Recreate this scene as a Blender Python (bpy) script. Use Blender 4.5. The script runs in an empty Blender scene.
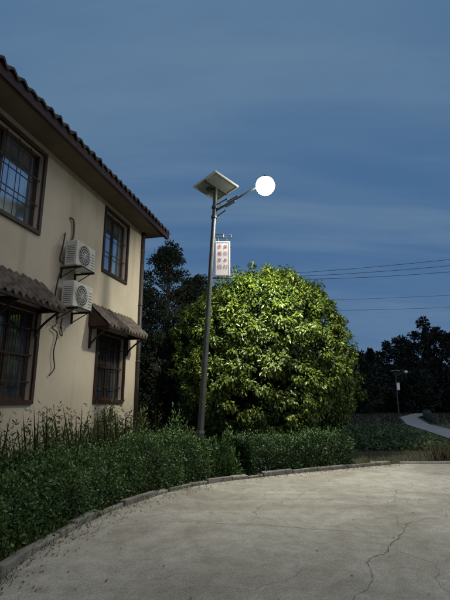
import bpy, math, random
import numpy as np
from mathutils import Vector, Matrix
random.seed(4); R=np.random.default_rng(7)
sc=bpy.context.scene
sc.view_settings.view_transform='Standard'; sc.view_settings.look='None'; sc.view_settings.exposure=0
rad=math.radians

# ---------------- materials ----------------
def newmat(name):
    m=bpy.data.materials.new(name); m.use_nodes=True
    nt=m.node_tree; b=nt.nodes['Principled BSDF']; return m,nt,b
def noise_mat(name,c1,c2,scale=5,rough=.8,detail=8,bump=0,bscale=None,c3=None,s3=1.0,metal=0,spec=.3,stretch=None,lo=.35,hi=.65):
    m,nt,b=newmat(name); N=nt.nodes; L=nt.links
    tc=N.new('ShaderNodeTexCoord'); mp=N.new('ShaderNodeMapping'); L.new(tc.outputs['Object'],mp.inputs[0])
    if stretch: mp.inputs['Scale'].default_value=stretch
    n=N.new('ShaderNodeTexNoise'); n.inputs['Scale'].default_value=scale; n.inputs['Detail'].default_value=detail; n.inputs['Roughness'].default_value=.65
    L.new(mp.outputs[0],n.inputs['Vector'])
    r=N.new('ShaderNodeValToRGB'); r.color_ramp.elements[0].position=lo; r.color_ramp.elements[1].position=hi
    r.color_ramp.elements[0].color=(*c1,1); r.color_ramp.elements[1].color=(*c2,1)
    L.new(n.outputs[0],r.inputs[0]); out=r.outputs[0]
    if c3:
        n3=N.new('ShaderNodeTexNoise'); n3.inputs['Scale'].default_value=s3; n3.inputs['Detail'].default_value=6; n3.inputs['Roughness'].default_value=.7
        L.new(mp.outputs[0],n3.inputs['Vector'])
        r3=N.new('ShaderNodeValToRGB'); r3.color_ramp.elements[0].position=.5; r3.color_ramp.elements[1].position=.68
        r3.color_ramp.elements[0].color=(0,0,0,1); r3.color_ramp.elements[1].color=(1,1,1,1)
        L.new(n3.outputs[0],r3.inputs[0])
        mx=N.new('ShaderNodeMix'); mx.data_type='RGBA'
        L.new(r3.outputs[0],mx.inputs[0]); L.new(out,mx.inputs[6]); mx.inputs[7].default_value=(*c3,1); out=mx.outputs[2]
    L.new(out,b.inputs['Base Color'])
    b.inputs['Roughness'].default_value=rough; b.inputs['Metallic'].default_value=metal
    b.inputs['Specular IOR Level'].default_value=spec
    if bump:
        nb=N.new('ShaderNodeTexNoise'); nb.inputs['Scale'].default_value=bscale or scale*6; nb.inputs['Detail'].default_value=6
        L.new(mp.outputs[0],nb.inputs['Vector'])
        bp=N.new('ShaderNodeBump'); bp.inputs['Strength'].default_value=bump; bp.inputs['Distance'].default_value=.02
        L.new(nb.outputs[0],bp.inputs['Height']); L.new(bp.outputs[0],b.inputs['Normal'])
    return m
def leaf_mat(name,cols,rough=.5,trans=.25,spec=.35):
    m,nt,b=newmat(name); N=nt.nodes; L=nt.links
    a=N.new('ShaderNodeAttribute'); a.attribute_name='rnd'
    r=N.new('ShaderNodeValToRGB'); cr=r.color_ramp
    while len(cr.elements)<len(cols): cr.elements.new(.5)
    for i,c in enumerate(cols):
        cr.elements[i].position=i/(len(cols)-1); cr.elements[i].color=(*c,1)
    L.new(a.outputs['Fac'],r.inputs[0]); L.new(r.outputs[0],b.inputs['Base Color'])
    b.inputs['Roughness'].default_value=rough; b.inputs['Specular IOR Level'].default_value=spec
    if trans>0:
        t=N.new('ShaderNodeBsdfTranslucent'); L.new(r.outputs[0],t.inputs[0])
        mx=N.new('ShaderNodeMixShader'); mx.inputs[0].default_value=trans
        L.new(b.outputs[0],mx.inputs[1]); L.new(t.outputs[0],mx.inputs[2])
        L.new(mx.outputs[0],N['Material Output'].inputs[0])
    return m

M={}
M['soil']=noise_mat('soil_and_grass',(.035,.03,.02),(.03,.045,.018),1.2,.95,bump=.6,c3=(.075,.06,.038),s3=.7)
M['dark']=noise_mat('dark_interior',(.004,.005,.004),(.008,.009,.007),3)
M['hcore']=noise_mat('hedge_inner_shade',(.008,.012,.006),(.018,.02,.010),14)  # solid hedge core, shade between the leaves put into its near-black colour
M['wood']=noise_mat('brown_paint',(.026,.014,.010),(.045,.025,.018),6,.5,bump=.1)
M['tile']=noise_mat('roof_tile',(.035,.025,.021),(.085,.062,.052),7,.75,bump=.5,c3=(.03,.03,.027),s3=4)
M['tile2']=noise_mat('awning_tile',(.05,.042,.037),(.14,.118,.10),9,.8,bump=.5,c3=(.035,.033,.03),s3=5)
M['soffit']=noise_mat('soffit_paint',(.13,.10,.07),(.17,.135,.10),2,.9)
M['ac']=noise_mat('ac_casing',(.46,.455,.42),(.56,.555,.52),4,.5,c3=(.36,.345,.31),s3=3)
M['acdark']=noise_mat('ac_grille_dark',(.05,.05,.05),(.09,.09,.085),6,.6)
M['metal']=noise_mat('painted_pole',(.05,.058,.058),(.085,.092,.09),5,.45,metal=.3,c3=(.11,.105,.095),s3=8)
M['cable']=noise_mat('cable_rubber',(.012,.012,.012),(.02,.02,.02),5,.6)
M['pvc']=noise_mat('drain_pipe_paint',(.03,.025,.022),(.06,.05,.045),3,.5)
M['trunk']=noise_mat('bark',(.03,.024,.018),(.07,.055,.04),8,.9,bump=.8,stretch=(1,1,.2))
M['kerb']=noise_mat('kerb_stone',(.14,.135,.12),(.25,.24,.22),6,.9,bump=.6,c3=(.06,.06,.04),s3=3)
M['road']=noise_mat('far_concrete',(.15,.165,.18),(.21,.225,.24),1,.9)
M['wallgrey']=noise_mat('grey_render',(.035,.04,.036),(.07,.075,.07),2,.9,c3=(.03,.035,.025),s3=1)
M['panelback']=noise_mat('panel_backsheet',(.17,.19,.20),(.24,.26,.27),2,.5)
M['panelcell']=noise_mat('panel_cells',(.01,.015,.04),(.015,.02,.06),20,.15,spec=.6)
M['alu']=noise_mat('aluminium_frame',(.55,.55,.55),(.65,.65,.65),5,.35,metal=.5)
M['signwhite']=noise_mat('sign_board_white',(.72,.70,.72),(.80,.78,.80),3,.5)
M['signred']=noise_mat('sign_letter_red',(.22,.03,.06),(.28,.05,.08),3,.5)
M['signpink']=noise_mat('sign_border_pink',(.50,.28,.32),(.55,.32,.36),3,.5)
M['crack']=noise_mat('crack_dirt',(.07,.067,.06),(.13,.125,.115),10,1)
M['concpole']=noise_mat('concrete_pole',(.10,.10,.095),(.17,.17,.16),4,.9)

def plaster():
    m,nt,b=newmat('cream_plaster'); N=nt.nodes; L=nt.links
    tc=N.new('ShaderNodeTexCoord')
    def nz(scale,st,det=8):
        mp=N.new('ShaderNodeMapping'); mp.inputs['Scale'].default_value=st; L.new(tc.outputs['Object'],mp.inputs[0])
        n=N.new('ShaderNodeTexNoise'); n.inputs['Scale'].default_value=scale; n.inputs['Detail'].default_value=det; n.inputs['Roughness'].default_value=.6
        L.new(mp.outputs[0],n.inputs['Vector']); return n
    n1=nz(.8,(1,1,1)); n2=nz(2.2,(1,1,.12)); n3=nz(40,(1,1,1),4)
    r=N.new('ShaderNodeValToRGB'); r.color_ramp.elements[0].position=.3; r.color_ramp.elements[1].position=.7
    r.color_ramp.elements[0].color=(.385,.34,.265,1); r.color_ramp.elements[1].color=(.475,.425,.345,1); L.new(n1.outputs[0],r.inputs[0])
    r2=N.new('ShaderNodeValToRGB'); r2.color_ramp.elements[0].position=.52; r2.color_ramp.elements[1].position=.75
    r2.color_ramp.elements[0].color=(1,1,1,1); r2.color_ramp.elements[1].color=(.74,.72,.68,1); L.new(n2.outputs[0],r2.inputs[0])
    mx=N.new('ShaderNodeMix'); mx.data_type='RGBA'; mx.blend_type='MULTIPLY'; mx.inputs[0].default_value=1
    L.new(r.outputs[0],mx.inputs[6]); L.new(r2.outputs[0],mx.inputs[7])
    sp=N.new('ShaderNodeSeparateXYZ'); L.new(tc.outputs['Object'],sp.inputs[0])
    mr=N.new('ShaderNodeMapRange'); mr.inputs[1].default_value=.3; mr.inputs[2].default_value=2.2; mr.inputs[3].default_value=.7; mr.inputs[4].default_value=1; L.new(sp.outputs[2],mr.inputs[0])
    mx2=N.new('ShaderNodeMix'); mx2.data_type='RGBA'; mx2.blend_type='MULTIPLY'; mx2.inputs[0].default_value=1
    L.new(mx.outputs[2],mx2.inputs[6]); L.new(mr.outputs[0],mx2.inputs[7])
    L.new(mx2.outputs[2],b.inputs['Base Color']); b.inputs['Roughness'].default_value=.92; b.inputs['Specular IOR Level'].default_value=.15
    bp=N.new('ShaderNodeBump'); bp.inputs['Strength'].default_value=.25; bp.inputs['Distance'].default_value=.01
    L.new(n3.outputs[0],bp.inputs['Height']); L.new(bp.outputs[0],b.inputs['Normal']); return m
M['plaster']=plaster()
def concrete():
    m,nt,b=newmat('yard_concrete'); N=nt.nodes; L=nt.links
    tc=N.new('ShaderNodeTexCoord')
    def nz(scale,det=8,ro=.65,dist=0):
        n=N.new('ShaderNodeTexNoise'); n.inputs['Scale'].default_value=scale; n.inputs['Detail'].default_value=det; n.inputs['Roughness'].default_value=ro
        n.inputs['Distortion'].default_value=dist
        L.new(tc.outputs['Object'],n.inputs['Vector']); return n
    def ramp(src,p0,c0,p1,c1):
        r=N.new('ShaderNodeValToRGB'); r.color_ramp.elements[0].position=p0; r.color_ramp.elements[1].position=p1
        r.color_ramp.elements[0].color=(*c0,1); r.color_ramp.elements[1].color=(*c1,1); L.new(src,r.inputs[0]); return r.outputs[0]
    def mul(a,b_):
        x=N.new('ShaderNodeMix'); x.data_type='RGBA'; x.blend_type='MULTIPLY'; x.inputs[0].default_value=1
        L.new(a,x.inputs[6]); L.new(b_,x.inputs[7]); return x.outputs[2]
    c=ramp(nz(.7).outputs[0],.3,(.335,.32,.285),.7,(.43,.415,.375))
    c=mul(c,ramp(nz(4,10,.75,.6).outputs[0],.35,(.74,.73,.71),.62,(1.05,1.05,1.05)))
    c=mul(c,ramp(nz(60,3).outputs[0],.35,(.7,.7,.69),.6,(1.06,1.06,1.06)))
    c=mul(c,ramp(nz(.35,6,.6,1.5).outputs[0],.42,(.78,.77,.74),.55,(1,1,1)))
    c=mul(c,ramp(nz(1.3,4,.5,3).outputs[0],.60,(1,1,1),.72,(.82,.80,.76)))
    v=N.new('ShaderNodeTexVoronoi'); v.inputs['Scale'].default_value=38; L.new(tc.outputs['Object'],v.inputs['Vector'])
    c=mul(c,ramp(v.outputs['Distance'],.08,(.64,.62,.58),.22,(1,1,1)))
    L.new(c,b.inputs['Base Color']); b.inputs['Roughness'].default_value=.85; b.inputs['Specular IOR Level'].default_value=.3
    bp=N.new('ShaderNodeBump'); bp.inputs['Strength'].default_value=.5; bp.inputs['Distance'].default_value=.01
    L.new(nz(30,8,.7).outputs[0],bp.inputs['Height']); L.new(bp.outputs[0],b.inputs['Normal']); return m
M['concrete']=concrete()
def glass(name,c0,c1,metal):
    m,nt,b=newmat(name); b.inputs['Roughness'].default_value=.07; b.inputs['Metallic'].default_value=metal
    b.inputs['Specular IOR Level'].default_value=.9; N=nt.nodes; L=nt.links
    tc=N.new('ShaderNodeTexCoord'); mp=N.new('ShaderNodeMapping'); mp.inputs['Scale'].default_value=(1,1.2,.35); L.new(tc.outputs['Object'],mp.inputs[0])
    n0=N.new('ShaderNodeTexNoise'); n0.inputs['Scale'].default_value=2.5; L.new(mp.outputs[0],n0.inputs['Vector'])
    r=N.new('ShaderNodeValToRGB'); r.color_ramp.elements[0].position=.4; r.color_ramp.elements[1].position=.6
    r.color_ramp.elements[0].color=(*c0,1); r.color_ramp.elements[1].color=(*c1,1); L.new(n0.outputs[0],r.inputs[0]); L.new(r.outputs[0],b.inputs['Base Color'])
    n=N.new('ShaderNodeTexNoise'); n.inputs['Scale'].default_value=1.5
    bp=N.new('ShaderNodeBump'); bp.inputs['Strength'].default_value=.06; bp.inputs['Distance'].default_value=.05
    L.new(n.outputs[0],bp.inputs['Height']); L.new(bp.outputs[0],b.inputs['Normal']); return m
M['glass']=glass('window_glass',(.012,.016,.02),(.035,.045,.055),0)
M['glass2']=glass('coated_window_glass',(.40,.47,.54),(.56,.64,.72),.9)
def emis(name,col,s):
    m,nt,b=newmat(name); b.inputs['Base Color'].default_value=(.8,.8,.8,1); b.inputs['Emission Color'].default_value=(*col,1); b.inputs['Emission Strength'].default_value=s; return m
M['lens']=emis('lamp_lens',(1,.95,.76),40)

# ---------------- mesh helpers ----------------
class MB:
    def __init__(s): s.v=[]; s.f=[]; s.mi=[]
    def add(s,vs,fs,mi=0):
        o=len(s.v); s.v+= [tuple(v) for v in vs]; s.f+=[tuple(i+o for i in f) for f in fs]; s.mi+=[mi]*len(fs)
    def box(s,x0,x1,y0,y1,z0,z1,mi=0,mat=None):
        vs=[Vector((x,y,z)) for x in(x0,x1) for y in(y0,y1) for z in(z0,z1)]
        if mat: vs=[mat@v for v in vs]
        s.add(vs,[(0,1,3,2),(4,6,7,5),(0,4,5,1),(2,3,7,6),(0,2,6,4),(1,5,7,3)],mi)
    def tube(s,p,q,r0,r1=None,n=10,mi=0,caps=True):
        r1=r0 if r1 is None else r1; p=Vector(p); q=Vector(q); a=(q-p).normalized()
        u=a.cross(Vector((0,0,1)) if abs(a.z)<.9 else Vector((1,0,0))).normalized(); w=a.cross(u)
        vs=[]
        for c,r in((p,r0),(q,r1)):
            for i in range(n):
                t=2*math.pi*i/n; vs.append(c+u*r*math.cos(t)+w*r*math.sin(t))
        fs=[(i,(i+1)%n,n+(i+1)%n,n+i) for i in range(n)]
        if caps: fs+= [tuple(range(n))[::-1],tuple(range(n,2*n))]
        s.add(vs,fs,mi)
    def path(s,pts,r,n=6,mi=0):
        for a,b in zip(pts[:-1],pts[1:]): s.tube(a,b,r,r,n,mi)
    def ring(s,c,nrm,R_,r,n=24,m=6,mi=0):
        c=Vector(c); nrm=Vector(nrm).normalized(); u=nrm.cross(Vector((0,0,1)) if abs(nrm.z)<.9 else Vector((1,0,0))).normalized(); w=nrm.cross(u)
        vs=[];fs=[]
        for i in range(n):
            t=2*math.pi*i/n; d=u*math.cos(t)+w*math.sin(t)
            for j in range(m):
                k=2*math.pi*j/m; vs.append(c+d*(R_+r*math.cos(k))+nrm*r*math.sin(k))
        for i in range(n):
            for j in range(m):
                fs.append((i*m+j,((i+1)%n)*m+j,((i+1)%n)*m+(j+1)%m,i*m+(j+1)%m))
        s.add(vs,fs,mi)
    def obj(s,name,mats,parent=None,smooth=False,bevel=0):
        me=bpy.data.meshes.new(name); me.from_pydata(s.v,[],s.f)
        for m in mats: me.materials.append(M[m] if isinstance(m,str) else m)
        me.polygons.foreach_set('material_index',s.mi)
        if smooth: me.polygons.foreach_set('use_smooth',[True]*len(s.f))
        me.update(); o=bpy.data.objects.new(name,me); sc.collection.objects.link(o)
        if parent: o.parent=parent
        if bevel:
            b=o.modifiers.new('b','BEVEL'); b.width=bevel; b.segments=2; b.limit_method='ANGLE'
        return o
def empty(name,loc=(0,0,0),rz=0):
    e=bpy.data.objects.new(name,None); e.location=loc; e.rotation_euler=(0,0,rz); sc.collection.objects.link(e); return e
def nrm(a): return a/np.maximum(np.linalg.norm(a,axis=1,keepdims=True),1e-9)
def leaves(name,C,A,Nn,L,W,mat,rnd=None,parent=None,fold=.18):
    n=len(C); A=nrm(A); S=nrm(np.cross(A,Nn)); N2=np.cross(S,A)
    L=np.broadcast_to(np.asarray(L,float),(n,))[:,None]; W=np.broadcast_to(np.asarray(W,float),(n,))[:,None]
    v=np.empty((n,4,3)); v[:,0]=C; v[:,1]=C+A*L*.45+S*W*.5+N2*W*fold; v[:,2]=C+A*L-N2*L*.08; v[:,3]=C+A*L*.45-S*W*.5+N2*W*fold
    v=v.reshape(-1,3); b=np.arange(n)[:,None]*4
    f=np.stack([b+np.array([0,1,2]),b+np.array([0,2,3])],1).reshape(-1,3)
    me=bpy.data.meshes.new(name); me.vertices.add(len(v)); me.vertices.foreach_set('co',v.ravel())
    me.loops.add(f.size); me.loops.foreach_set('vertex_index',f.ravel().astype(np.int32))
    me.polygons.add(len(f)); me.polygons.foreach_set('loop_start',np.arange(len(f),dtype=np.int32)*3)
    me.polygons.foreach_set('loop_total',np.full(len(f),3,dtype=np.int32))
    me.update(calc_edges=True); me.validate()
    if rnd is None: rnd=R.random(n)
    at=me.attributes.new('rnd','FLOAT','POINT'); at.data.foreach_set('value',np.repeat(np.clip(rnd,0,1),4).astype(np.float32))
    me.materials.append(mat); o=bpy.data.objects.new(name,me); sc.collection.objects.link(o)
    if parent: o.parent=parent
    return o
def rdir(n): return nrm(R.normal(size=(n,3)))

# ---------------- world ----------------
w=bpy.data.worlds.new('World'); sc.world=w; w.use_nodes=True; nt=w.node_tree; N=nt.nodes; L=nt.links
bg=N['Background']; SE,SR=rad(48),rad(128)
sky=N.new('ShaderNodeTexSky'); sky.sky_type='NISHITA'; sky.sun_disc=False; sky.sun_elevation=rad(3); sky.sun_rotation=rad(128)
tc=N.new('ShaderNodeTexCoord'); sp=N.new('ShaderNodeSeparateXYZ'); L.new(tc.outputs['Generated'],sp.inputs[0])
gr=N.new('ShaderNodeValToRGB'); e=gr.color_ramp.elements
e[0].position=0; e[0].color=(.110,.20,.33,1); e[1].position=.75; e[1].color=(.090,.175,.30,1)
x=e.new(.12); x.color=(.083,.168,.312,1); x=e.new(.3); x.color=(.064,.145,.295,1); x=e.new(.5); x.color=(.062,.143,.282,1)
L.new(sp.outputs[2],gr.inputs[0])
ad=N.new('ShaderNodeMath'); ad.operation='ADD'; ad.inputs[1].default_value=.18; L.new(sp.outputs[2],ad.inputs[0])
dx=N.new('ShaderNodeMath'); dx.operation='DIVIDE'; L.new(sp.outputs[0],dx.inputs[0]); L.new(ad.outputs[0],dx.inputs[1])
dy=N.new('ShaderNodeMath'); dy.operation='DIVIDE'; L.new(sp.outputs[1],dy.inputs[0]); L.new(ad.outputs[0],dy.inputs[1])
cb=N.new('ShaderNodeCombineXYZ'); L.new(dx.outputs[0],cb.inputs[0]); L.new(dy.outputs[0],cb.inputs[1])
def cloud(scale,rot,loc,nscale,lo,hi,mxv):
    mp=N.new('ShaderNodeMapping'); mp.inputs['Scale'].default_value=scale; mp.inputs['Rotation'].default_value=(0,0,rad(rot)); mp.inputs['Location'].default_value=loc
    L.new(cb.outputs[0],mp.inputs[0])
    n=N.new('ShaderNodeTexNoise'); n.inputs['Scale'].default_value=nscale; n.inputs['Detail'].default_value=5; n.inputs['Roughness'].default_value=.5; n.inputs['Distortion'].default_value=.3; L.new(mp.outputs[0],n.inputs['Vector'])
    cr=N.new('ShaderNodeValToRGB'); cr.color_ramp.elements[0].position=lo; cr.color_ramp.elements[1].position=hi; cr.color_ramp.interpolation='EASE'
    cr.color_ramp.elements[0].color=(0,0,0,1); cr.color_ramp.elements[1].color=(mxv,mxv,mxv,1); L.new(n.outputs[0],cr.inputs[0]); return cr.outputs[0]
c1=cloud((.55,2.2,1),-6,(3.1,1.7,0),1.1,.36,.76,.6); c2=cloud((.5,2.6,1),7,(7.3,4.2,0),1.9,.42,.75,.32)
mx=N.new('ShaderNodeMix'); mx.data_type='RGBA'; L.new(c1,mx.inputs[0]); L.new(gr.outputs[0],mx.inputs[6]); mx.inputs[7].default_value=(.145,.232,.34,1)
mxb=N.new('ShaderNodeMix'); mxb.data_type='RGBA'; L.new(c2,mxb.inputs[0]); L.new(mx.outputs[2],mxb.inputs[6]); mxb.inputs[7].default_value=(.165,.252,.36,1)
ns=N.new('ShaderNodeVectorMath'); ns.operation='SCALE'; ns.inputs['Scale'].default_value=.004; L.new(sky.outputs[0],ns.inputs[0])
av=N.new('ShaderNodeVectorMath'); av.operation='ADD'; L.new(mxb.outputs[2],av.inputs[0]); L.new(ns.outputs[0],av.inputs[1])
L.new(av.outputs[0],bg.inputs[0]); bg.inputs[1].default_value=1.0
sd=bpy.data.lights.new('warm_fill','SUN'); sd.energy=1.05; sd.angle=rad(70); sd.color=(1,.87,.69)  # wide sun-type lamp, added as a warm fill for wall and ground
so=bpy.data.objects.new('warm_fill',sd); sc.collection.objects.link(so)
dirv=Vector((math.sin(SR)*math.cos(SE),math.cos(SR)*math.cos(SE),math.sin(SE)))
so.rotation_euler=dirv.to_track_quat('Z','Y').to_euler()

# ---------------- camera ----------------
cd=bpy.data.cameras.new('camera'); cam=bpy.data.objects.new('camera',cd); sc.collection.objects.link(cam); sc.camera=cam
cd.sensor_fit='VERTICAL'; cd.sensor_height=36; cd.sensor_width=27; cd.lens=26; cd.clip_end=2000
cam.location=(0,0,1.6); cam.rotation_euler=(rad(90+13),0,0)

# ---------------- ground ----------------
g=MB(); n_=60
xs=[-400+800*i/n_ for i in range(n_+1)]
g.add([(x,y,0) for y in xs for x in xs],[(j*(n_+1)+i,j*(n_+1)+i+1,(j+1)*(n_+1)+i+1,(j+1)*(n_+1)+i) for j in range(n_) for i in range(n_)])
g.obj('ground',['soil'])

def catmull(P,k=8):
    P=[Vector((*p,0)) for p in P]; P=[2*P[0]-P[1]]+P+[2*P[-1]-P[-2]]; o=[]
    for i in range(1,len(P)-2):
        for j in range(k):
            t=j/k; a,b,c,d=P[i-1:i+3]
            o.append(.5*((2*b)+(c-a)*t+(2*a-5*b+4*c-d)*t*t+(3*b-a-3*c+d)*t**3))
    o.append(P[-2]); return o
K=catmull([(-5.5,-2.5),(-4.2,0),(-2.75,2.2),(-2.1,3.8),(-1.98,5.3),(-1.68,6.75),(-.95,8.25),(-.15,9.1),(1.66,10.25),(3.2,11.05),(4.35,11.65)])
pv=MB(); pts=[(p.x,p.y,.02) for p in K]+[(40,11.65,.02),(40,-12,.02),(-5.5,-12,.02)]
pv.add(pts,[tuple(range(len(pts)))]); pav=pv.obj('concrete_pavement',['concrete'])
def resample(P,step):
    o=[P[0].copy()]; acc=0
    for a,b in zip(P[:-1],P[1:]):
        l=(b-a).length; d=step-acc
        while d<=l: o.append(a.lerp(b,d/l)); d+=step
        acc=(acc+l)%step if l else acc
    return o
kb=MB(); Q=resample(K,.2); i=0
while i<len(Q)-4:
    st=random.choice([2,3,3,4]); a,b=Q[i],Q[i+st]; i+=st
    d=(b-a).normalized(); nn=Vector((-d.y,d.x,0))
    h=.085+random.uniform(-.025,.025); wd=.11+random.uniform(-.02,.02); off=random.uniform(-.015,.02); g0=random.uniform(.003,.012)
    p0=a+d*g0+nn*off; p1=b-d*g0+nn*(off+random.uniform(-.012,.012))
    vs=[p0,p1,p1+nn*wd,p0+nn*wd]
    vs=[Vector((v.x,v.y,-.02)) for v in vs]+[Vector((v.x+random.uniform(-.01,.01),v.y+random.uniform(-.006,.006),h+random.uniform(-.016,.012))) for v in vs]
    kb.add(vs,[(0,3,2,1),(4,5,6,7),(0,1,5,4),(1,2,6,5),(2,3,7,6),(3,0,4,7)])
kb.obj('kerb',['kerb'],bevel=.016)
ke=MB()
xx=4.5
while xx<30:
    l=random.uniform(.7,1.1); h=.05+random.uniform(-.01,.015); ke.box(xx,xx+l-.02,11.66,11.84,-.02,h); xx+=l
ke.obj('yard_edging',['kerb'],bevel=.012)

def unproj(u,v,z=0.0):
    p=rad(13); k=(v-300)/433.3; xk=(u-225)/433.3
    d=Vector((xk,math.cos(p)+k*math.sin(p),math.sin(p)-k*math.cos(p))); t=(z-1.6)/d.z
    return Vector((d.x*t,d.y*t,z))
cm=MB()
def crack(pts,w0=.012,depth=6,amp=.07):
    P=[unproj(u,v,.024) for u,v in pts]
    for _ in range(depth):
        o=[P[0]]
        for a,b in zip(P[:-1],P[1:]):
            m=(a+b)/2; d=b-a; m+=Vector((-d.y,d.x,0))*random.uniform(-1,1)*amp*2; m.z=.024; o+= [m,b]
        P=o
    vs=[]
    for i,p in enumerate(P):
        d=(P[min(i+1,len(P)-1)]-P[max(i-1,0)]).normalized(); nn=Vector((-d.y,d.x,0)); wd=w0*random.uniform(.3,1)*(.3+.7*math.sin(math.pi*min(1,max(0.05,i/len(P)))))
        vs+= [p+nn*wd/2,p-nn*wd/2]
    cm.add(vs,[(2*i,2*i+1,2*i+3,2*i+2) for i in range(len(P)-1)])
crack([(450,503),(402,528),(388,548),(372,575),(335,606)],.010,5)
crack([(388,548),(425,560),(452,566)],.006,4)
crack([(100,528),(170,521),(240,524),(330,530),(402,536)],.008,5,.03)
crack([(372,575),(300,570),(255,590),(180,588)],.004,5)
crack([(240,524),(262,505),(300,497),(330,482)],.006,4)
crack([(402,528),(380,505),(395,490),(430,480)],.007,4)
crack([(425,560),(440,585),(470,600)],.006,4)
crack([(300,497),(360,500),(402,512)],.005,4)
cm.obj('pavement_cracks',['crack'])

rl=MB(); Lp=[(8.9,15.0),(9.3,18.4),(10.4,23),(12.1,30),(16.4,42),(26,60),(44,90)]; Rp=[(10.9,15.0),(11.3,19),(12.0,23),(13.6,30),(18.0,42),(28,60),(47,90)]
rl.add([(a,b,.03) for a,b in Lp]+[(a,b,.03) for a,b in Rp],[(i,i+len(Lp),i+1+len(Lp),i+1) for i in range(len(Lp)-1)])
rl.obj('country_lane',['road'])
fw=MB()
yy=31.0
while yy<47:
    x0=np.interp(yy,[a[1] for a in Rp],[a[0] for a in Rp])+.5; x1=np.interp(yy+1.9,[a[1] for a in Rp],[a[0] for a in Rp])+.5
    d=Vector((x1-x0,1.9,0)).normalized(); nn=Vector((d.y,-d.x,0)); h=.5+random.uniform(-.05,.05)
    p=[Vector((x0,yy,0)),Vector((x1,yy+1.9,0))]; q=[p[0],p[1],p[1]+nn*.2,p[0]+nn*.2]
    fw.add([(v.x,v.y,-.02) for v in q]+[(v.x,v.y,h) for v in q],[(4,5,6,7),(0,1,5,4),(1,2,6,5),(2,3,7,6),(3,0,4,7)])
    fw.tube(p[0]+nn*.1,p[0]+nn*.1+Vector((0,0,.65)),.14,.14,4); yy+=1.95
fw.obj('low_field_wall',['wallgrey'])

# ---------------- house ----------------
A0=13.3
house=empty('village_house',(-5.30,0,0),rad(-A0))
Y0,Y1,ZT=-7.0,12.47,6.5; DEP=8.0
holes=[(5.9,7.79,4.67,6.21),(10.25,11.45,4.67,6.21),(5.7,8.05,1.6,3.16),(10.25,11.6,1.6,3.14),(-.5,1.3,4.67,6.21),(-.5,1.8,1.6,3.16)]
ys=sorted({Y0,Y1}|{h[0] for h in holes}|{h[1] for h in holes}); zs=sorted({0,ZT}|{h[2] for h in holes}|{h[3] for h in holes})
wb=MB()
def inside(y,z): return any(h[0]<y<h[1] and h[2]<z<h[3] for h in holes)
for a,b in zip(ys[:-1],ys[1:]):
    for c,d in zip(zs[:-1],zs[1:]):
        if not inside((a+b)/2,(c+d)/2): wb.add([(0,a,c),(0,b,c),(0,b,d),(0,a,d)],[(0,1,2,3)])
for h in holes:
    a,b,c,d=h; t=-.24
    wb.add([(0,a,c),(0,b,c),(0,b,d),(0,a,d),(t,a,c),(t,b,c),(t,b,d),(t,a,d)],[(0,4,5,1),(1,5,6,2),(2,6,7,3),(3,7,4,0)])
RZ=ZT+2.1
wb.add([(0,Y0,0),(-DEP,Y0,0),(-DEP,Y0,ZT),(0,Y0,ZT),(0,Y1,0),(-DEP,Y1,0),(-DEP,Y1,ZT),(0,Y1,ZT),(-DEP/2,Y0,RZ-.1),(-DEP/2,Y1,RZ-.1)],
       [(0,1,2,8,3),(4,7,9,6,5),(1,5,6,2)])
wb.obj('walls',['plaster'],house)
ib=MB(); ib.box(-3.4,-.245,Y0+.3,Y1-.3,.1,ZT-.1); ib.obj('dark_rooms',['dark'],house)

def window(y0,y1,z0,z1,cols,rows,bars,trim=.07,hb=(.2,.5,.8),gm='glass'):
    f=MB(); x0,x1=-.16,-.10
    f.box(-.02,.035,y0-trim,y0,z0-trim,z1+trim); f.box(-.02,.035,y1,y1+trim,z0-trim,z1+trim)
    f.box(-.02,.033,y0,y1,z1,z1+trim); f.box(-.02,.05,y0,y1,z0-trim,z0)
    fr=.06
    f.box(x0,x1,y0,y0+fr,z0,z1); f.box(x0,x1,y1-fr,y1,z0,z1); f.box(x0,x1+.002,y0+fr,y1-fr,z1-fr,z1); f.box(x0,x1+.002,y0+fr,y1-fr,z0,z0+fr)
    for i in range(1,cols):
        y=y0+(y1-y0)*i/cols; f.box(x0+.005,x1-.004,y-.03,y+.03,z0+fr,z1-fr)
    for j in range(1,rows):
        z=z0+(z1-z0)*j/rows; f.box(x0+.01,x1-.01,y0+fr,y1-fr,z-.018,z+.018)
    f.obj('window_frame',['wood'],house)
    for i in range(cols):
        ya=y0+(y1-y0)*i/cols; yb=y0+(y1-y0)*(i+1)/cols; t1=random.uniform(-.004,.004); t2=random.uniform(-.004,.004)
        gl=MB(); gl.add([(-.14+t1,ya,z0),(-.14-t1,yb,z0),(-.14-t2,yb,z1),(-.14+t2,ya,z1)],[(0,1,2,3)]); gl.obj('window_glass',[gm],house)
    if bars:
        b=MB(); nb=int((y1-y0)/bars)
        for i in range(1,nb):
            y=y0+(y1-y0)*i/nb; b.tube((-.05,y,z0),(-.05,y,z1),.008,n=6)
        for q in hb: b.box(-.056,-.044,y0,y1,z0+(z1-z0)*q-.01,z0+(z1-z0)*q+.01)
        b.obj('window_bars',['wood'],house)
window(5.9,7.79,4.67,6.21,2,1,.3,hb=(.33,.66),gm='glass2')
window(10.25,11.45,4.67,6.21,2,1,.3,hb=(.33,.66),gm='glass2')
window(5.7,8.05,1.6,3.16,4,2,.14)
window(10.25,11.6,1.6,3.14,2,2,.13)
window(-.5,1.3,4.67,6.21,2,2,.13)
window(-.5,1.8,1.6,3.16,3,2,.13)

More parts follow.
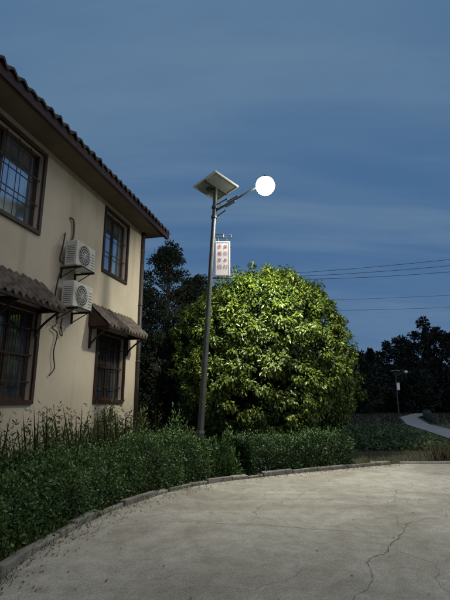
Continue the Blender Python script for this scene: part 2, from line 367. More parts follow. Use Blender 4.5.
def tiles(name,y0,y1,xa,za,xb,zb,pitch,amp,th,mat,courses):
    m=MB(); n=int((y1-y0)/pitch*8); vs=[];fs=[]; nr=courses*2
    cols_=int((y1-y0)/pitch)+2; jit=[random.uniform(-.012,.012) for _ in range(cols_)]; jx=[random.uniform(-.02,.02) for _ in range(cols_)]
    for r in range(nr+1):
        s=r/nr
        for i in range(n+1):
            y=y0+(y1-y0)*i/n; ci=int((y-y0)/pitch+1e-6); ph=((y-y0)/pitch)%1
            hgt=(amp+jit[ci])*max(0,math.sin(math.pi*min(1,ph/.62))) if ph<.62 else -amp*.35*math.sin(math.pi*(ph-.62)/.38)
            lift=.022*((s*courses)%1)
            xe=jx[ci]*math.sin(math.pi*min(1,ph/.62)) if (r==nr and ph<.62) else 0
            vs.append((xa+(xb-xa)*s+xe*(1 if xb>xa else -1),y,za+(zb-za)*s+hgt+lift))
    W=n+1
    for r in range(nr):
        for i in range(n): fs.append((r*W+i,(r+1)*W+i,(r+1)*W+i+1,r*W+i+1))
    m.add(vs,fs)
    ev=[vs[nr*W+i] for i in range(W)]; lv=[(x-.01,y,z-th) for x,y,z in ev]
    m.add(ev+lv,[(i,i+W,i+W+1,i+1) for i in range(W-1)])
    return m.obj(name,[mat],house,smooth=False)
OV=.65
tiles('roof_tiles_front',Y0-.5,Y1+.42,-DEP/2,RZ,OV+.05,ZT+.02,.24,.06,.04,'tile',22)
tiles('roof_tiles_back',Y0-.5,Y1+.42,-DEP/2,RZ,-DEP-OV,ZT+.02,.24,.06,.04,'tile',22)
rf=MB()
rf.box(OV-.05,OV,Y0-.45,Y1+.38,ZT-.17,ZT+.0)
rf.box(OV-.075,OV-.05,Y0-.45,Y1+.38,ZT-.17,ZT-.04)
rf.box(-DEP-OV,-DEP-OV+.05,Y0-.45,Y1+.38,ZT-.17,ZT+.0)
for yy in (Y0-.49,Y1+.381):
    rf.add([(OV,yy,ZT-.15),(OV,yy,ZT+.02),(-DEP/2,yy,RZ+.02),(-DEP/2,yy,RZ-.17),(-DEP-OV,yy,ZT+.02),(-DEP-OV,yy,ZT-.15),
            (OV,yy+.04,ZT-.15),(OV,yy+.04,ZT+.02),(-DEP/2,yy+.04,RZ+.02),(-DEP/2,yy+.04,RZ-.17),(-DEP-OV,yy+.04,ZT+.02),(-DEP-OV,yy+.04,ZT-.15)],
           [(0,1,2,3),(3,2,4,5),(6,9,8,7),(9,11,10,8),(0,3,9,6),(3,5,11,9),(1,7,8,2),(2,8,10,4),(0,6,7,1)])
rf.box(-DEP/2-.09,-DEP/2+.09,Y0-.5,Y1+.42,RZ-.02,RZ+.12)
rf.obj('fascia',['wood'],house)
sf=MB(); sf.box(.002,OV-.08,Y0-.4,Y1+.35,ZT-.09,ZT-.06); sf.box(-DEP/2,.0,Y1+.003,Y1+.35,ZT-.09,ZT-.06); sf.obj('soffit',['soffit'],house)

def awning(y0,y1,za,zb,pr):
    tiles('awning_tiles',y0,y1,0.01,za,pr,zb,.17,.05,.035,'tile2',3)
    m=MB()
    m.box(pr-.07,pr-.02,y0+.03,y1-.03,zb-.075,zb-.005)
    m.add([(0.01,y0+.02,za-.03),(pr-.02,y0+.02,zb-.012),(pr-.02,y1-.02,zb-.012),(0.01,y1-.02,za-.03)],[(0,1,2,3)])
    nb=max(2,int((y1-y0)/1.1)+1)
    for i in range(nb):
        y=y0+.12+(y1-y0-.24)*i/(nb-1)
        m.box(.0,pr-.07,y-.03,y+.03,zb-.072,zb-.012)
        for k in range(5):
            a=k/5;b=(k+1)/5
            m.tube((.03+(pr-.1)*a**1.5,y,zb-.45+.4*a),(.03+(pr-.1)*b**1.5,y,zb-.45+.4*b),.022,n=6)
        m.box(.0,.04,y-.028,y+.028,zb-.5,zb-.073)
    for y in (y0+.03,y1-.05):
        m.add([(0.01,y,za-.04),(pr-.03,y,zb-.02),(0.01,y,zb-.02),(0.01,y+.02,za-.04),(pr-.03,y+.02,zb-.02),(0.01,y+.02,zb-.02)],[(0,1,2),(3,5,4),(0,3,4,1),(1,4,5,2)])
    m.obj('awning_frame',['wood'],house)
awning(4.6,8.15,3.72,3.22,.55)
awning(9.75,11.85,3.72,3.22,.55)
awning(-1.0,2.3,3.72,3.22,.55)

def ac(name,yc,zc):
    e=empty(name,(-5.30,0,0),rad(-A0))
    w_,h_,d_=.70,.52,.27; x0=.13
    b=MB(); b.box(x0,x0+d_,yc-w_/2,yc+w_/2,zc-h_/2,zc+h_/2); b.obj('casing',['ac'],e,bevel=.018)
    f=MB(); xf=x0+d_
    cy=yc-.07
    n=28; f.add([(xf+.004,cy,zc)]+[(xf+.004,cy+.205*math.cos(2*math.pi*i/n),zc+.205*math.sin(2*math.pi*i/n)) for i in range(n)],[(0,1+i,1+(i+1)%n) for i in range(n)],0)
    for i in range(6): f.box(xf+.005,xf+.007,yc+.19,yc+.31,zc-.18+i*.06,zc-.172+i*.06,0)
    for i in range(9): f.box(x0+.05,x0+d_-.05,yc-w_/2-.004,yc-w_/2-.001,zc-.19+i*.04,zc-.182+i*.04,0)
    f.obj('fan_opening',['acdark'],e)
    g=MB()
    for r in (.21,.16,.11,.06): g.ring((xf+.012,cy,zc),(1,0,0),r,.006,28,5)
    for i in range(8):
        a=math.pi*i/8; g.tube((xf+.014,cy+.2*math.cos(a),zc+.2*math.sin(a)),(xf+.014,cy-.2*math.cos(a),zc-.2*math.sin(a)),.004,n=5)
    g.obj('grille',['ac'],e)
    k=MB()
    for y in (yc-.25,yc+.25):
        k.box(.002,.46,y-.018,y+.018,zc-h_/2-.04,zc-h_/2-.005)
        k.box(.002,.03,y-.018,y+.018,zc-h_/2-.24,zc-h_/2-.041)
        k.tube((.02,y,zc-h_/2-.22),(.36,y,zc-h_/2-.04),.010,n=6)
    k.box(.42,.445,yc-.27,yc+.27,zc-h_/2-.004,zc-h_/2+.012)
    k.obj('bracket',['cable'],e)
    return e
ac('air_conditioner_unit',8.87,4.48); ac('air_conditioner_unit.001',8.87,3.64)
def bez(pts,k=8):
    P=[Vector(p) for p in pts]; P=[2*P[0]-P[1]]+P+[2*P[-1]-P[-2]]; o=[]
    for i in range(1,len(P)-2):
        for j in range(k):
            t=j/k; a,b,c,d=P[i-1:i+3]; o.append(.5*((2*b)+(c-a)*t+(2*a-5*b+4*c-d)*t*t+(3*b-a-3*c+d)*t**3))
    o.append(P[-2]); return o
pc=MB()
pc.path(bez([(.03,8.75,5.35),(.05,8.85,5.3),(.04,8.9,5.0),(.06,8.8,4.8),(.1,8.75,4.7)]),.02,6,0)
pc.path(bez([(.03,8.62,4.95),(.12,8.45,4.6),(.1,8.42,4.3),(.15,8.5,4.25)]),.014,6,1)
pc.path(bez([(.03,8.58,4.1),(.1,8.42,3.9),(.08,8.4,3.5),(.12,8.48,3.35)]),.014,6,1)
pc.path(bez([(.03,8.62,3.3),(.06,8.55,3.05),(.05,8.45,2.95),(.05,8.62,2.85),(.05,8.55,2.5),(.05,8.62,2.2),(.04,8.5,2.05)]),.011,6,1)
pc.path(bez([(.04,8.75,3.2),(.05,8.7,2.9),(.05,8.78,2.85),(.04,8.72,3.1)]),.011,6,1)
pc.obj('pipes_and_cables',['acdark','cable'],house)
dp=MB(); dp.tube((.06,Y1-.1,.0),(.06,Y1-.1,ZT-.09),.05,n=12)
for z in (1,2.6,4.2,5.8): dp.tube((.06,Y1-.1,z),(.06,Y1-.1,z+.06),.06,n=12)
dp.obj('drain_pipe',['pvc'],house,smooth=True)

# ---------------- street lamp ----------------
def sphere(mb,c,r,n=28,m=16,z0=-1.0,z1=1.0,M_=None):
    vs=[];fs=[]
    a0=math.asin(z0);a1=math.asin(z1)
    for j in range(m+1):
        a=a0+(a1-a0)*j/m
        for i in range(n):
            v=Vector((r*math.cos(a)*math.cos(2*math.pi*i/n),r*math.cos(a)*math.sin(2*math.pi*i/n),r*math.sin(a)))
            vs.append((M_@v if M_ else v)+c)
    for j in range(m):
        for i in range(n): fs.append((j*n+i,j*n+(i+1)%n,(j+1)*n+(i+1)%n,(j+1)*n+i))
    mb.add(vs,fs)
def street_lamp(name,base,H,lean,lit=True,detail=True,s=1.0,energy=600):
    e=empty(name); B=Vector(base)
    P=lambda z: B+Vector((lean*z*s,0,z*s))
    m=MB()
    m.tube(P(0),P(.03),.17*s,.17*s,16); m.tube(P(.03),P(.9),.085*s,.085*s,14); m.tube(P(.9),P(.96),.092*s,.08*s,14)
    m.tube(P(.96),P(H),.070*s,.05*s,14); m.tube(P(H-.35),P(H-.29),.075*s,.075*s,14); m.tube(P(H-.6),P(H-.55),.075*s,.075*s,14)
    m.obj('pole',['metal'],e,smooth=False)
    a=MB(); lamp=P(H)+Vector((1.20,-.3,.10))*s
    z0=P(H-.42); L1=lamp+Vector((-.19,.05,-.0))*s
    a.tube(z0,L1,.028*s,.024*s,10)
    ax=(L1-z0)
    def q(f,dz): return z0+ax*f+Vector((0,0,dz*s))
    r=.016*s
    a.path([q(.04,.14),q(.30,.14),q(.30,.06),q(.55,.06),q(.55,0)],r); a.path([q(.14,0),q(.14,.14)],r)
    a.path([q(0.02,-.18),q(.26,-.14),q(.26,-.06),q(.48,-.06),q(.48,0)],r)
    a.obj('arm',['metal'],e)
    GR=.225*s
    g=MB(); sphere(g,lamp,GR,28,16,-1,.90); g.obj('globe_lens',['lens' if lit else 'alu'],e,smooth=True)
    h=MB(); sphere(h,lamp+Vector((0,0,.006)),GR*1.03,28,6,.80,1.0); h.tube(lamp+Vector((0,0,GR)),lamp+Vector((0,0,GR+.05*s)),.06*s,.035*s,12)
    h.tube(L1-ax*.03,lamp+Vector((-.10*s,.02*s,GR*.93)),.026*s,.026*s,8)
    h.ring(lamp+Vector((0,0,GR*.80)),(0,0,1),GR*.63,.014*s,28,6)
    h.obj('luminaire_cap',['metal'],e,smooth=True)
    if lit:
        al=bpy.data.lights.new('lamp_light','AREA'); al.shape='DISK'; al.size=.26; al.energy=energy; al.color=(1,.96,.79)
        ao=bpy.data.objects.new('lamp_light',al); aim=Vector((.34,.60,-.90)).normalized()
        ao.location=lamp+aim*(GR+.01); ao.rotation_euler=(-aim).to_track_quat('Z','Y').to_euler(); sc.collection.objects.link(ao); ao.parent=e
    c=P(H)+Vector((.01,0,.24*s))
    pm=Matrix.Translation(c)@Matrix.Rotation(rad(-12),4,'X')@Matrix.Rotation(rad(45),4,'Z')
    hs=.40*s
    p=MB(); p.box(-hs+.03*s,hs-.03*s,-hs+.03*s,hs-.03*s,-.006*s,.0,0,pm)
    p.obj('panel_backsheet',['panelback'],e)
    p=MB(); p.box(-hs+.03*s,hs-.03*s,-hs+.03*s,hs-.03*s,.004*s,.012*s,0,pm); p.obj('solar_cells',['panelcell'],e)
    p=MB(); t=.03*s
    p.box(-hs,hs,-hs,-hs+t,-.025*s,.02*s,0,pm); p.box(-hs,hs,hs-t,hs,-.025*s,.02*s,0,pm)
    p.box(-hs,-hs+t,-hs+t,hs-t,-.025*s,.02*s,0,pm); p.box(hs-t,hs,-hs+t,hs-t,-.025*s,.02*s,0,pm)
    p.obj('panel_frame',['alu'],e)
    p=MB(); p.box(-hs+t,hs-t,-.03*s,.03*s,-.05*s,-.008*s,0,pm); p.box(-.12*s,.12*s,.1*s,.22*s,-.06*s,-.008*s,0,pm)
    p.tube(P(H-.02),c-Vector((0,0,.04*s)),.045*s,.045*s,10); p.obj('panel_mount',['metal'],e)
    zt,zb=H-1.20,H-2.06
    sg=MB(); pt=P(zt); pb=P(zb)
    cx=pt.x+.24*s; hw=.18*s
    sg.box(cx-hw,cx+hw,B.y-.02*s,B.y+.02*s,pb.z,pt.z); sg.obj('sign_board',['signwhite'],e,bevel=.008*s)
    sb=MB(); yf=B.y-.0225*s; ww=.007*s; ins=.022*s
    sb.box(cx-hw+ins,cx+hw-ins,yf-.001,yf+.001,pt.z-ins-ww,pt.z-ins); sb.box(cx-hw+ins,cx+hw-ins,yf-.001,yf+.001,pb.z+ins,pb.z+ins+ww)
    sb.box(cx-hw+ins,cx-hw+ins+ww,yf-.001,yf+.001,pb.z+ins+ww,pt.z-ins-ww); sb.box(cx+hw-ins-ww,cx+hw-ins,yf-.001,yf+.001,pb.z+ins+ww,pt.z-ins-ww)
    sb.obj('sign_border',['signpink'],e)
    bk=MB(); r=.014*s
    f=lambda dx,dz: Vector((pt.x+dx*s,B.y,pt.z+dz*s))
    bk.path([f(0,.10),f(.44,.10),f(.44,.17),f(.38,.17)],r); bk.path([f(0,.18),f(.26,.18),f(.26,.10)],r); bk.path([f(.14,.0),f(.14,.10)],r); bk.path([f(.34,.0),f(.34,.10)],r)
    bk.path([f(0,.02),f(.06,.02),f(.06,.10)],r)
    bk.path([f(-.02,-.91),f(.42,-.91)],r); bk.path([f(.14,-.91),f(.14,-.86)],r)
    bk.obj('sign_bracket',['metal'],e)
    if detail:
        cols=[('美丽乡村',.07),('幸福家园',-.07)]
        for txt,dx in cols:
            for i,ch in enumerate(txt):
                cu=bpy.data.curves.new('sign_character','FONT'); cu.body=ch; cu.size=.115; cu.align_x='CENTER'; cu.align_y='CENTER'
                o=bpy.data.objects.new('sign_character',cu); o.location=(cx+dx*s,B.y-.0235,pt.z-.15-i*.165); o.rotation_euler=(rad(90),0,0)
                cu.materials.append(M['signred']); sc.collection.objects.link(o); o.parent=e
    return e
street_lamp('solar_street_lamp',(-.58,9.8,0),6.5,.053)
street_lamp('solar_street_lamp.001',(19.4,50,0),5.0,0,lit=False,detail=False,s=.92)

# ---------------- utility pole & wires ----------------
def upole(name,x,y,H):
    e=empty(name); m=MB(); m.tube((x,y,0),(x,y,H+.4),.14,.08,12); m.obj('concrete_shaft',['concpole'],e,smooth=True)
    m=MB(); m.box(x-.6,x+.6,y-.05,y+.05,H-.06,H+.02); m.box(x-.45,x+.45,y-.05,y+.05,H-.9,H-.84)
    for dx in (-.55,-.2,.2,.55): m.tube((x+dx,y,H+.02),(x+dx,y,H+.2),.03,.045,8)
    m.obj('crossarm_and_insulators',['cable'],e)
upole('utility_pole',-1.75,25,8.5); upole('utility_pole.001',26,19,9.9)
wm=MB()
def wire(p,q,sag,r=.012):
    p=Vector(p);q=Vector(q); P=[]
    for i in range(41):
        t=i/40; v=p.lerp(q,t); v.z-=4*sag*t*(1-t); P.append(v)
    wm.path(P,r,5)
wire((-2.3,25,8.7),(25.45,19,10.1),.55); wire((-1.95,25,8.7),(25.8,19,9.9),.75); wire((-1.2,25,8.7),(26.55,19,9.75),.95)
wire((-1.75,25,7.2),(26,19,7.3),.3,.008); wire((-1.75,25,6.7),(26,19,6.6),.35,.008)
wm.obj('overhead_wires',['cable'])

# ---------------- vegetation ----------------
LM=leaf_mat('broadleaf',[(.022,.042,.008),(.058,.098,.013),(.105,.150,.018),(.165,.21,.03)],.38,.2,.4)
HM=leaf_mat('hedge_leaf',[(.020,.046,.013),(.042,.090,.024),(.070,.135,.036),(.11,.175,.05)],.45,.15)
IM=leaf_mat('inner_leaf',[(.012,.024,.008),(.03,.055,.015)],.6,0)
DM=leaf_mat('dark_leaf',[(.008,.014,.009),(.015,.025,.014),(.026,.038,.018)],.7,0,.15)
FM=leaf_mat('distant_leaf',[(.011,.017,.017),(.022,.030,.027),(.045,.045,.036)],.9,0,.05)
WM=leaf_mat('weed_leaf',[(.03,.05,.015),(.06,.09,.025),(.10,.12,.04)],.6,.3)
DG=leaf_mat('dry_grass',[(.05,.04,.02),(.09,.075,.042),(.14,.115,.07)],.9,0)

tree=empty('round_broadleaf_tree',(1.29,14.2,0))
TZ,RX=2.7,2.72; TOP=5.76
def crown_pt(th,z):
    if z>TZ: r=RX*max(0,1-((z-TZ)/(TOP-TZ))**2.3)**.5
    else: r=RX*max(0,1-((TZ-z)/2.6)**2.4)**.5
    r*=1+.035*math.sin(3*th+z*1.3)+.03*math.sin(7*th-2*z)+.02*math.sin(13*th+5*z)
    return r
C=[];A=[];NN=[];LL=[];RN=[]
def cluster(c,out,nl,rad_,ll,tone):
    o=out/np.linalg.norm(out); k=int(nl)
    a=rdir(k); a=a+o*.8+np.array([0,0,-.2]); a=nrm(a)
    base=c+a*R.random((k,1))**.5*rad_
    ax=nrm(a*.8+np.array([0,0,-.6])+R.normal(size=(k,3))*.35)
    nr=nrm(a*.7+o*.6+np.array([0,0,.35])+R.normal(size=(k,3))*.3)
    C.append(base);A.append(ax);NN.append(nr);LL.append(ll*R.uniform(.7,1.25,k));RN.append(np.clip(tone+R.normal(size=k)*.17,0,1))
ncl=1750; done=0
while done<ncl:
    d=rdir(1)[0]; th=math.atan2(d[1],d[0]); z=TZ+d[2]*((TOP-TZ) if d[2]>0 else 2.35)
    r=crown_pt(th,z); f=R.uniform(.92,1.0)
    if R.random()<.2: f=R.uniform(.7,.92)
    if R.random()<.05: f=1.05
    if d[2]>0 : zz=TZ+(z-TZ)*f; rr=r*f
    else: zz=z; rr=r*f
    gp=math.sin(4.1*th+1.7*z)*math.sin(2.9*z-1.3*th+1)+.5*math.sin(9*th+3)*math.sin(6.5*z)
    if gp>.78 and R.random()<.7: continue
    if gp>.4: f-=.04; rr*=.96
    c=np.array([rr*math.cos(th),rr*math.sin(th),zz]); out=np.array([math.cos(th)*r/RX,math.sin(th)*r/RX,(z-TZ)/2.6])+1e-3
    cluster(c,out,R.integers(45,75),R.uniform(.11,.27),.112,R.choice([.25,.45,.6,.8],p=[.2,.35,.3,.15])); done+=1
C_=np.concatenate(C);A_=np.concatenate(A);N_=np.concatenate(NN);L_=np.concatenate(LL);R_=np.concatenate(RN)
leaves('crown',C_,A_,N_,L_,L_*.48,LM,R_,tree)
tb=MB()
def limb(p,d,l,r,depth):
    q=p
    for s_ in range(4):
        d=(d+Vector((random.uniform(-.15,.15),random.uniform(-.15,.15),random.uniform(-.02,.12)))).normalized()
        n_=q+d*l/4; tb.tube(q,n_,r*(1-s_*.15),r*(1-(s_+1)*.15),8,caps=False); q=n_
        if depth>0 and s_>0:
            dd=(d+Vector((random.uniform(-1,1),random.uniform(-1,1),random.uniform(-.1,.6)))).normalized(); limb(q,dd,l*.6,r*.5,depth-1)
tb.tube((0,0,-.05),(0,0,.4),.26,.2,12,caps=False)
tb.tube((0,0,.4),(.03,.02,1.1),.2,.18,12,caps=False)
for k in range(6):
    a=k*1.05; limb(Vector((.03,.02,1.1)),Vector((math.cos(a)*.7,math.sin(a)*.7,.8)).normalized(),2.0,.1,2)
tb.obj('trunk_and_limbs',['trunk'],tree)
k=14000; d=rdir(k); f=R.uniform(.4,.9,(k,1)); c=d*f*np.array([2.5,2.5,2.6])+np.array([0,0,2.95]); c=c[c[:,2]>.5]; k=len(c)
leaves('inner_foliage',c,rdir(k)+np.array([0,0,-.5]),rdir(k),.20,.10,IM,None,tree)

def foliage_tree(name,x,y,H,wd,mat,n=5000,ls=.16,shape='cyp',z0=.3,parent=None,collect=None):
    zz=z0+(H-z0)*R.random(n)**.8; s=(zz-z0)/(H-z0)
    if shape=='fir': rr=wd*np.clip((1-s)**.8,0.02,1)*(.7+.3*np.abs(np.sin(s*19+R.uniform(0,6))))
    else: rr=wd*np.sqrt(np.clip(1-((s-.55)/.5)**2,0.02,1))
    th=R.uniform(0,2*math.pi,n); ph=R.uniform(0,6,3)
    rr=rr*(1+.22*np.sin(3*th+zz*1.7+ph[0])+.16*np.sin(5*th-zz*3.1+ph[1])+.12*np.sin(zz*5+ph[2]))
    q=R.random(n)**.45
    c=np.stack([x+rr*q*np.cos(th)+.25*np.sin(zz*.9+ph[0]),y+rr*q*np.sin(th),zz],1)
    a=np.stack([np.cos(th),np.sin(th),R.uniform(-.3,.9,n)],1)+R.normal(size=(n,3))*.4
    collect.append((c,a,rdir(n),np.full(n,ls)*R.uniform(.6,1.4,n)))
def clump_tree(name,x,y,H,wd,mat,ncl=60,per=90,ls=.11,z0=.8,collect=None):
    if collect is None:
        e=empty(name); t=MB(); t.tube((x,y,-.05),(x,y,H*.5),.13,.09,8); t.tube((x,y,H*.5),(x+.1,y,H*.93),.09,.015,8)
    Cs=[];As=[];Rn=[]
    for i in range(ncl):
        s=R.random()**.8; z=z0+(H-z0)*s; env=wd*(1-s**2.2)**.5*min(1,.55+s*2); th=R.uniform(0,6.28); q=env*R.random()**.5
        c=np.array([x+q*math.cos(th),y+q*math.sin(th),z]); br=R.uniform(.22,.5)*(1.1-.5*s)*(wd/1.3)
        d=rdir(per); Cs.append(c+d*R.random((per,1))**.5*np.array([br,br,br*.8])); As.append(d+np.array([0,0,.1])); Rn.append(np.clip(R.random()*.6+R.random(per)*.4,0,1))
        if collect is None:
            zb=max(.5,z-q*.9); t.tube((x,y,zb),tuple(c),.03,.01,5,caps=False)
    C=np.concatenate(Cs);n=len(C); l=ls*R.uniform(.6,1.4,n)
    if collect is not None: collect.append((C,np.concatenate(As),rdir(n),l)); return
    t.obj('trunk',['trunk'],e)
    leaves('crown',C,np.concatenate(As),rdir(n),l,l*.5,mat,np.concatenate(Rn),e)
clump_tree('broadleaf_tree',-2.35,17.2,7.9,1.45,DM,150,120)
clump_tree('broadleaf_tree.001',-1.25,18.0,6.8,1.35,DM,130,120)
clump_tree('broadleaf_tree.002',-4.1,18.6,7.4,1.6,DM,110,110)
clump_tree('broadleaf_tree.003',-1.15,15.6,4.9,1.2,IM,90,120,z0=.3)
clump_tree('broadleaf_tree.004',-2.4,15.2,3.8,1.2,DM,90,110,z0=.2)
clump_tree('broadleaf_tree.005',-6.5,22,8.2,2.4,DM,110,110,.14)
col=[]
def px(u,Y): return (u-225)/433.3*.974*Y
spec=[(350,55,5.6,2.2,'c'),(360,56,7.0,1.8,'c'),(372,58,8.2,2.0,'fir'),(381,60,7.8,2.6,'c'),(391,62,9.6,2.2,'c'),(402,60,10.3,2.6,'c'),(413,62,9.4,2.4,'c'),(421,58,8.8,2.4,'c'),(431,60,12.6,2.9,'c'),(434,61,11.6,2.6,'fir'),(444,62,11.6,3.2,'c'),(454,60,10.4,3.2,'c'),(468,62,11,3.4,'c'),(484,60,9,3.2,'c'),(502,62,10,3.4,'c')]
for u,Y,H,wd,sh in spec:
    if sh=='c': clump_tree('',px(u,Y),Y,H,wd,None,60,55,.36,.4,collect=col)
    else: foliage_tree('',px(u,Y),Y,H,wd,None,2600,.36,sh,.2,collect=col)
for u in range(345,520,10):
    Y=R.uniform(53,66); foliage_tree('',px(u,Y)+R.uniform(-.5,.5),Y,R.uniform(4.2,6.4),2.8,None,1500,.45,'round',-.5,collect=col)
for X in np.arange(-70,110,5.0):
    Y=R.uniform(70,85); foliage_tree('',X,Y,R.uniform(6,10),4.0,None,900,.9,'round' if R.random()<.6 else 'fir',-.5,collect=col)
cc=[np.concatenate([q[i] for q in col]) for i in range(4)]
leaves('distant_trees',cc[0],cc[1],cc[2],cc[3],cc[3]*.55,FM)
col=[]
for X in np.arange(-4,5.0,.9):
    Y=R.uniform(18.5,24); foliage_tree('',X,Y,R.uniform(2.2,3.3),1.1,None,1800,.2,'round',-.2,collect=col)
cc=[np.concatenate([q[i] for q in col]) for i in range(4)]
leaves('shrubbery',cc[0],cc[1],cc[2],cc[3],cc[3]*.55,DM)

def hedge(name,path,w_,h_,dens,ls,mat,lump=.05,seed=0,hs0=1.0,t0=0.0,tone0=.42):
    P=resample(path,.1); P=np.array([[p.x,p.y] for p in P]); T=np.gradient(P,axis=0); T/=np.linalg.norm(T,axis=1,keepdims=True); Nn=np.stack([-T[:,1],T[:,0]],1)
    Lg=.1*len(P); per=w_+2*h_; n=int(Lg*per*dens)
    i=R.integers(0,len(P),n); s=R.uniform(0,per,n)
    side=np.zeros(n);z=np.zeros(n); nx=np.zeros(n);nz=np.zeros(n)
    m1=s<h_; side[m1]=-w_/2; z[m1]=s[m1]; nx[m1]=-1
    m2=(s>=h_)&(s<h_+w_); side[m2]=s[m2]-h_-w_/2; z[m2]=h_; nz[m2]=1
    m3=s>=h_+w_; side[m3]=w_/2; z[m3]=s[m3]-h_-w_; nx[m3]=1
    rc=.2
    cornz=np.clip((z-(h_-rc))/rc,0,1); cornx=np.clip((np.abs(side)-(w_/2-rc))/rc,0,1); corn=cornz*cornx
    side-=np.sign(side)*corn*rc*.4; z-=corn*rc*.4
    t=i*.1+R.uniform(-.05,.05,n); ph=seed
    lumpv=lump*(np.sin(t*2.3+ph)+.7*np.sin(t*5.1+z*4+ph)+.6*np.sin(t*11+side*9))*.8
    dep=R.random(n)**2*.14
    off=lumpv-dep+R.random(n)**7*.2
    px_=P[i,0]+Nn[i,0]*(side+nx*off)+T[i,0]*R.uniform(-.05,.05,n); py_=P[i,1]+Nn[i,1]*(side+nx*off)+T[i,1]*R.uniform(-.05,.05,n)
    hf=hs0+(1-hs0)*np.clip((i/len(P)-t0)/(1-t0),0,1)
    pz=np.maximum((z+nz*off+(lumpv*.6)*(z/h_))*hf,.03)
    c=np.stack([px_,py_,pz],1)
    on=np.stack([Nn[i,0]*nx,Nn[i,1]*nx,nz],1)
    a=nrm(on*.6+rdir(n)*.8+np.array([0,0,.35])); nr=nrm(on+rdir(n)*.7)
    E=[]
    for idx,sg in ((0,-1),(len(P)-1,1)):
        k=int(w_*h_*dens*1.3); sx=R.uniform(-w_/2,w_/2,k); zz=R.uniform(0,h_,k); dd=R.random(k)**2*.12
        base=np.stack([P[idx,0]+Nn[idx,0]*sx-sg*T[idx,0]*dd*1.0,P[idx,1]+Nn[idx,1]*sx-sg*T[idx,1]*dd,zz*(hs0 if idx==0 else 1)],1)
        E.append((base,np.tile([sg*T[idx,0],sg*T[idx,1],.3],(k,1))+rdir(k)*.8))
    c=np.concatenate([c]+[q[0] for q in E]); a=np.concatenate([a]+[q[1] for q in E]); k=len(c); nr=np.concatenate([nr,rdir(k-n)])
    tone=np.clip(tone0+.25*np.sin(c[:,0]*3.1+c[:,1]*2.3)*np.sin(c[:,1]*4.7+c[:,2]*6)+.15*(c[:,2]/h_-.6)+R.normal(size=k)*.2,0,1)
    e=empty(name)
    l=ls*R.uniform(.6,1.4,k); leaves('foliage',c,a,nr,l,l*.55,mat,tone,e)
    k=int(Lg*45); i=R.integers(0,len(P),k); sx=R.uniform(-w_/2+.08,w_/2-.08,k); hf=hs0+(1-hs0)*np.clip((i/len(P)-t0)/(1-t0),0,1)
    sh=R.uniform(.05,.2,k); q=[];qa=[]
    for m_ in range(5):
        q.append(np.stack([P[i,0]+Nn[i,0]*sx,P[i,1]+Nn[i,1]*sx,(h_-.03)*hf+sh*m_/4],1)); aa=rdir(k); aa[:,2]=np.abs(aa[:,2])+.2; qa.append(aa)
    q=np.concatenate(q); leaves('shoots',q,np.concatenate(qa),rdir(len(q)),ls*.9,ls*.5,mat,R.uniform(.4,1,len(q)),e)
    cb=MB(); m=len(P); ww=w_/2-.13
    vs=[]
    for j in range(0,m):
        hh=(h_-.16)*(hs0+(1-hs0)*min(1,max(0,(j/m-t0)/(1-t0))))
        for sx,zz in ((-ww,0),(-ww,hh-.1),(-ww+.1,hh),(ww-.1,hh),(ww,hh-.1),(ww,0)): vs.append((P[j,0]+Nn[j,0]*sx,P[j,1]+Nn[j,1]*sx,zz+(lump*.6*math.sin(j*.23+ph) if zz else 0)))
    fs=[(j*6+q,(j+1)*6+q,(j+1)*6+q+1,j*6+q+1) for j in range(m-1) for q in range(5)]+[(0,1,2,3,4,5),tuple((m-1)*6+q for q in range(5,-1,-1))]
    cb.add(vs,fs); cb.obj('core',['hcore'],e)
def offset(P,d):
    o=[]
    for i,p in enumerate(P):
        t=(P[min(i+1,len(P)-1)]-P[max(i-1,0)]).normalized(); o.append(p+Vector((-t.y,t.x,0))*d)
    return o
H1=[p for p in offset(K,.60) if p.y>.6 and p.y<9.75 and p.x<-.42]
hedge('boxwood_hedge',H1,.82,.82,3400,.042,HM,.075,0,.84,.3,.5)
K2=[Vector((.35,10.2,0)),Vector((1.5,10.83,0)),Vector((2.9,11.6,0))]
hedge('boxwood_hedge.001',K2,.9,.72,2600,.048,HM,.035,2,1,0,.05)

def bush(name,x,y,rx,h,n,ls,mat,z0=0,spiky=.4):
    d=rdir(n); d[:,2]=np.abs(d[:,2]); f=R.random((n,1))**.4
    lum=1+.2*np.sin(d[:,0:1]*7+x*9)+.2*np.sin(d[:,1:2]*9+d[:,2:3]*6)
    c=d*f*lum*np.array([rx,rx,h])+np.array([x,y,z0]); a=d*.6+rdir(n)*.6+np.array([0,0,spiky])
    l=ls*R.uniform(.6,1.4,n); return leaves(name,c,a,rdir(n),l,l*.4,mat)
bush('garden_shrub',-.02,9.85,.33,.82,2600,.07,HM)
bush('garden_shrub.001',-2.75,10.3,.5,1.25,2600,.09,WM)
bush('garden_shrub.002',-2.0,10.6,.45,1.15,2200,.09,WM)
bush('garden_shrub.003',-3.2,9.3,.45,1.05,2200,.08,HM)
bush('garden_shrub.004',-1.2,11.2,.6,1.15,2600,.08,HM)
C=[];A=[];LL=[];WW=[];NN=[]
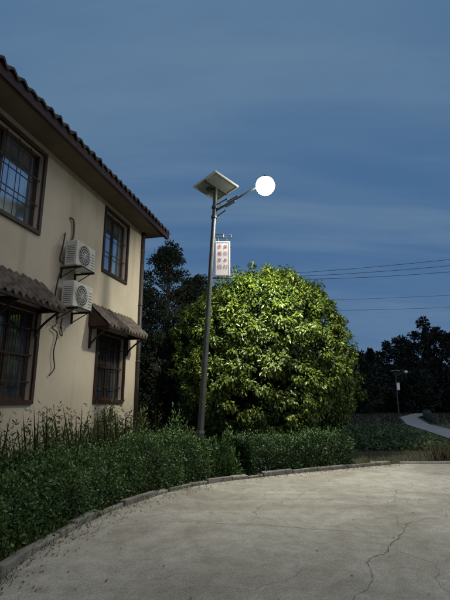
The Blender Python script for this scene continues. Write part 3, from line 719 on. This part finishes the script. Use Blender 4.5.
for i in range(240):
    f=R.random(); y=5.0+5.6*f; xk=-5.30+.2364*y+.35+R.random()*1.0
    h=R.uniform(.7,1.3) if R.random()<.85 else R.uniform(1.3,1.6); ln=R.normal(size=2)*.12
    b=np.array([xk,y,0.]); d=np.array([ln[0],ln[1],1.]); d/=np.linalg.norm(d)
    C.append(b[None]);A.append(d[None]);LL.append([h]);WW.append([.012]);NN.append(np.array([[1.,-.3,0]]))
    k=int(h*22); tt=R.uniform(.25,1,k)[:,None]
    C.append(b+d*tt*h); a=rdir(k); a[:,2]=np.abs(a[:,2])*.6+.3; A.append(a); LL.append(R.uniform(.05,.12,k)); WW.append(R.uniform(.012,.03,k)); NN.append(rdir(k))
leaves('tall_weeds',np.concatenate(C),np.concatenate(A),np.concatenate(NN),np.concatenate(LL),np.concatenate(WW),WM)

def blades(name,X,Y,h,mat,w_=.008,sp=.35,z=0):
    n=len(X); c=np.stack([X,Y,np.full(n,z)],1); a=np.stack([R.normal(size=n)*sp,R.normal(size=n)*sp,np.ones(n)],1)
    return leaves(name,c,a,np.stack([R.normal(size=n),-np.ones(n),np.zeros(n)],1),h,w_,mat)
n=3600; i=R.integers(8,len(K)-1,n); i=np.where(np.sin(i*1.7)+np.sin(i*.6)>-.3,i,np.clip(i+3,0,len(K)-1)); X=np.array([K[j].x for j in i]);Y=np.array([K[j].y for j in i])
blades('kerb_grass',X+R.normal(size=n)*.12-.13,Y+R.normal(size=n)*.12+.11,R.uniform(.03,.15,n),WM,.009,.5)
n=9000; Y=R.uniform(3,14,n); X=-5.1+.2364*Y+R.random(n)*np.clip(1.2+Y*.25,1,3.6)
Xk=np.interp(Y,[p.y for p in K],[p.x for p in K]); m=X<Xk-.15
blades('bed_grass',X[m],Y[m],R.uniform(.06,.28,m.sum()),WM,.012,.4)
n=9000; X=R.uniform(3.6,22,n);Y=11.9+R.random(n)**1.3*3.0
blades('verge_grass',X,Y,R.uniform(.03,.13,n),DG,.012,.5)
n=300; X=5.95+R.normal(size=n)*.25;Y=12.3+R.normal(size=n)*.2
blades('dry_grass_tuft',X,Y,R.uniform(.2,.6,n),DG,.010,.25)
C=[]
for r,yy in enumerate(np.arange(14.9,29,.85)):
    k=850; xm=np.interp(yy,[a[1] for a in Lp],[a[0] for a in Lp])-.5
    X=R.uniform(3.3,xm,k); C.append(np.stack([X,yy+R.normal(size=k)*.12,R.random(k)*.08],1))
C=np.concatenate(C); n=len(C); a=rdir(n); a[:,2]=np.abs(a[:,2])*.5+.15
leaves('crop_rows',C,a,rdir(n)+np.array([0,0,1.]),R.uniform(.10,.2,n),.09,leaf_mat('crop_leaf',[(.03,.055,.025),(.055,.09,.038),(.08,.125,.055)],.6,.2))
n=12000; X=R.uniform(4,40,n);Y=R.uniform(29,55,n); ok=(X<np.interp(Y,[a[1] for a in Lp],[a[0] for a in Lp])-.2)|(X>np.interp(Y,[a[1] for a in Rp],[a[0] for a in Rp])+.2)
blades('field_grass',X[ok],Y[ok],R.uniform(.10,.25,ok.sum()),DM,.06,.5)
n=620; i=R.integers(6,len(K)-1,n); X=np.array([K[j].x for j in i])+np.abs(R.normal(size=n))*.22+.02;Y=np.array([K[j].y for j in i])-np.abs(R.normal(size=n))*.15
X2=R.uniform(-1.5,6,110);Y2=R.uniform(3.5,11,110); X=np.concatenate([X,X2]);Y=np.concatenate([Y,Y2]); n=len(X)
a=rdir(n); a[:,2]*=.15; nr=np.tile([0,0,1.],(n,1))+rdir(n)*.3
leaves('fallen_leaves',np.stack([X,Y,np.full(n,.03)],1),a,nr,R.uniform(.02,.05,n),.02,DG)
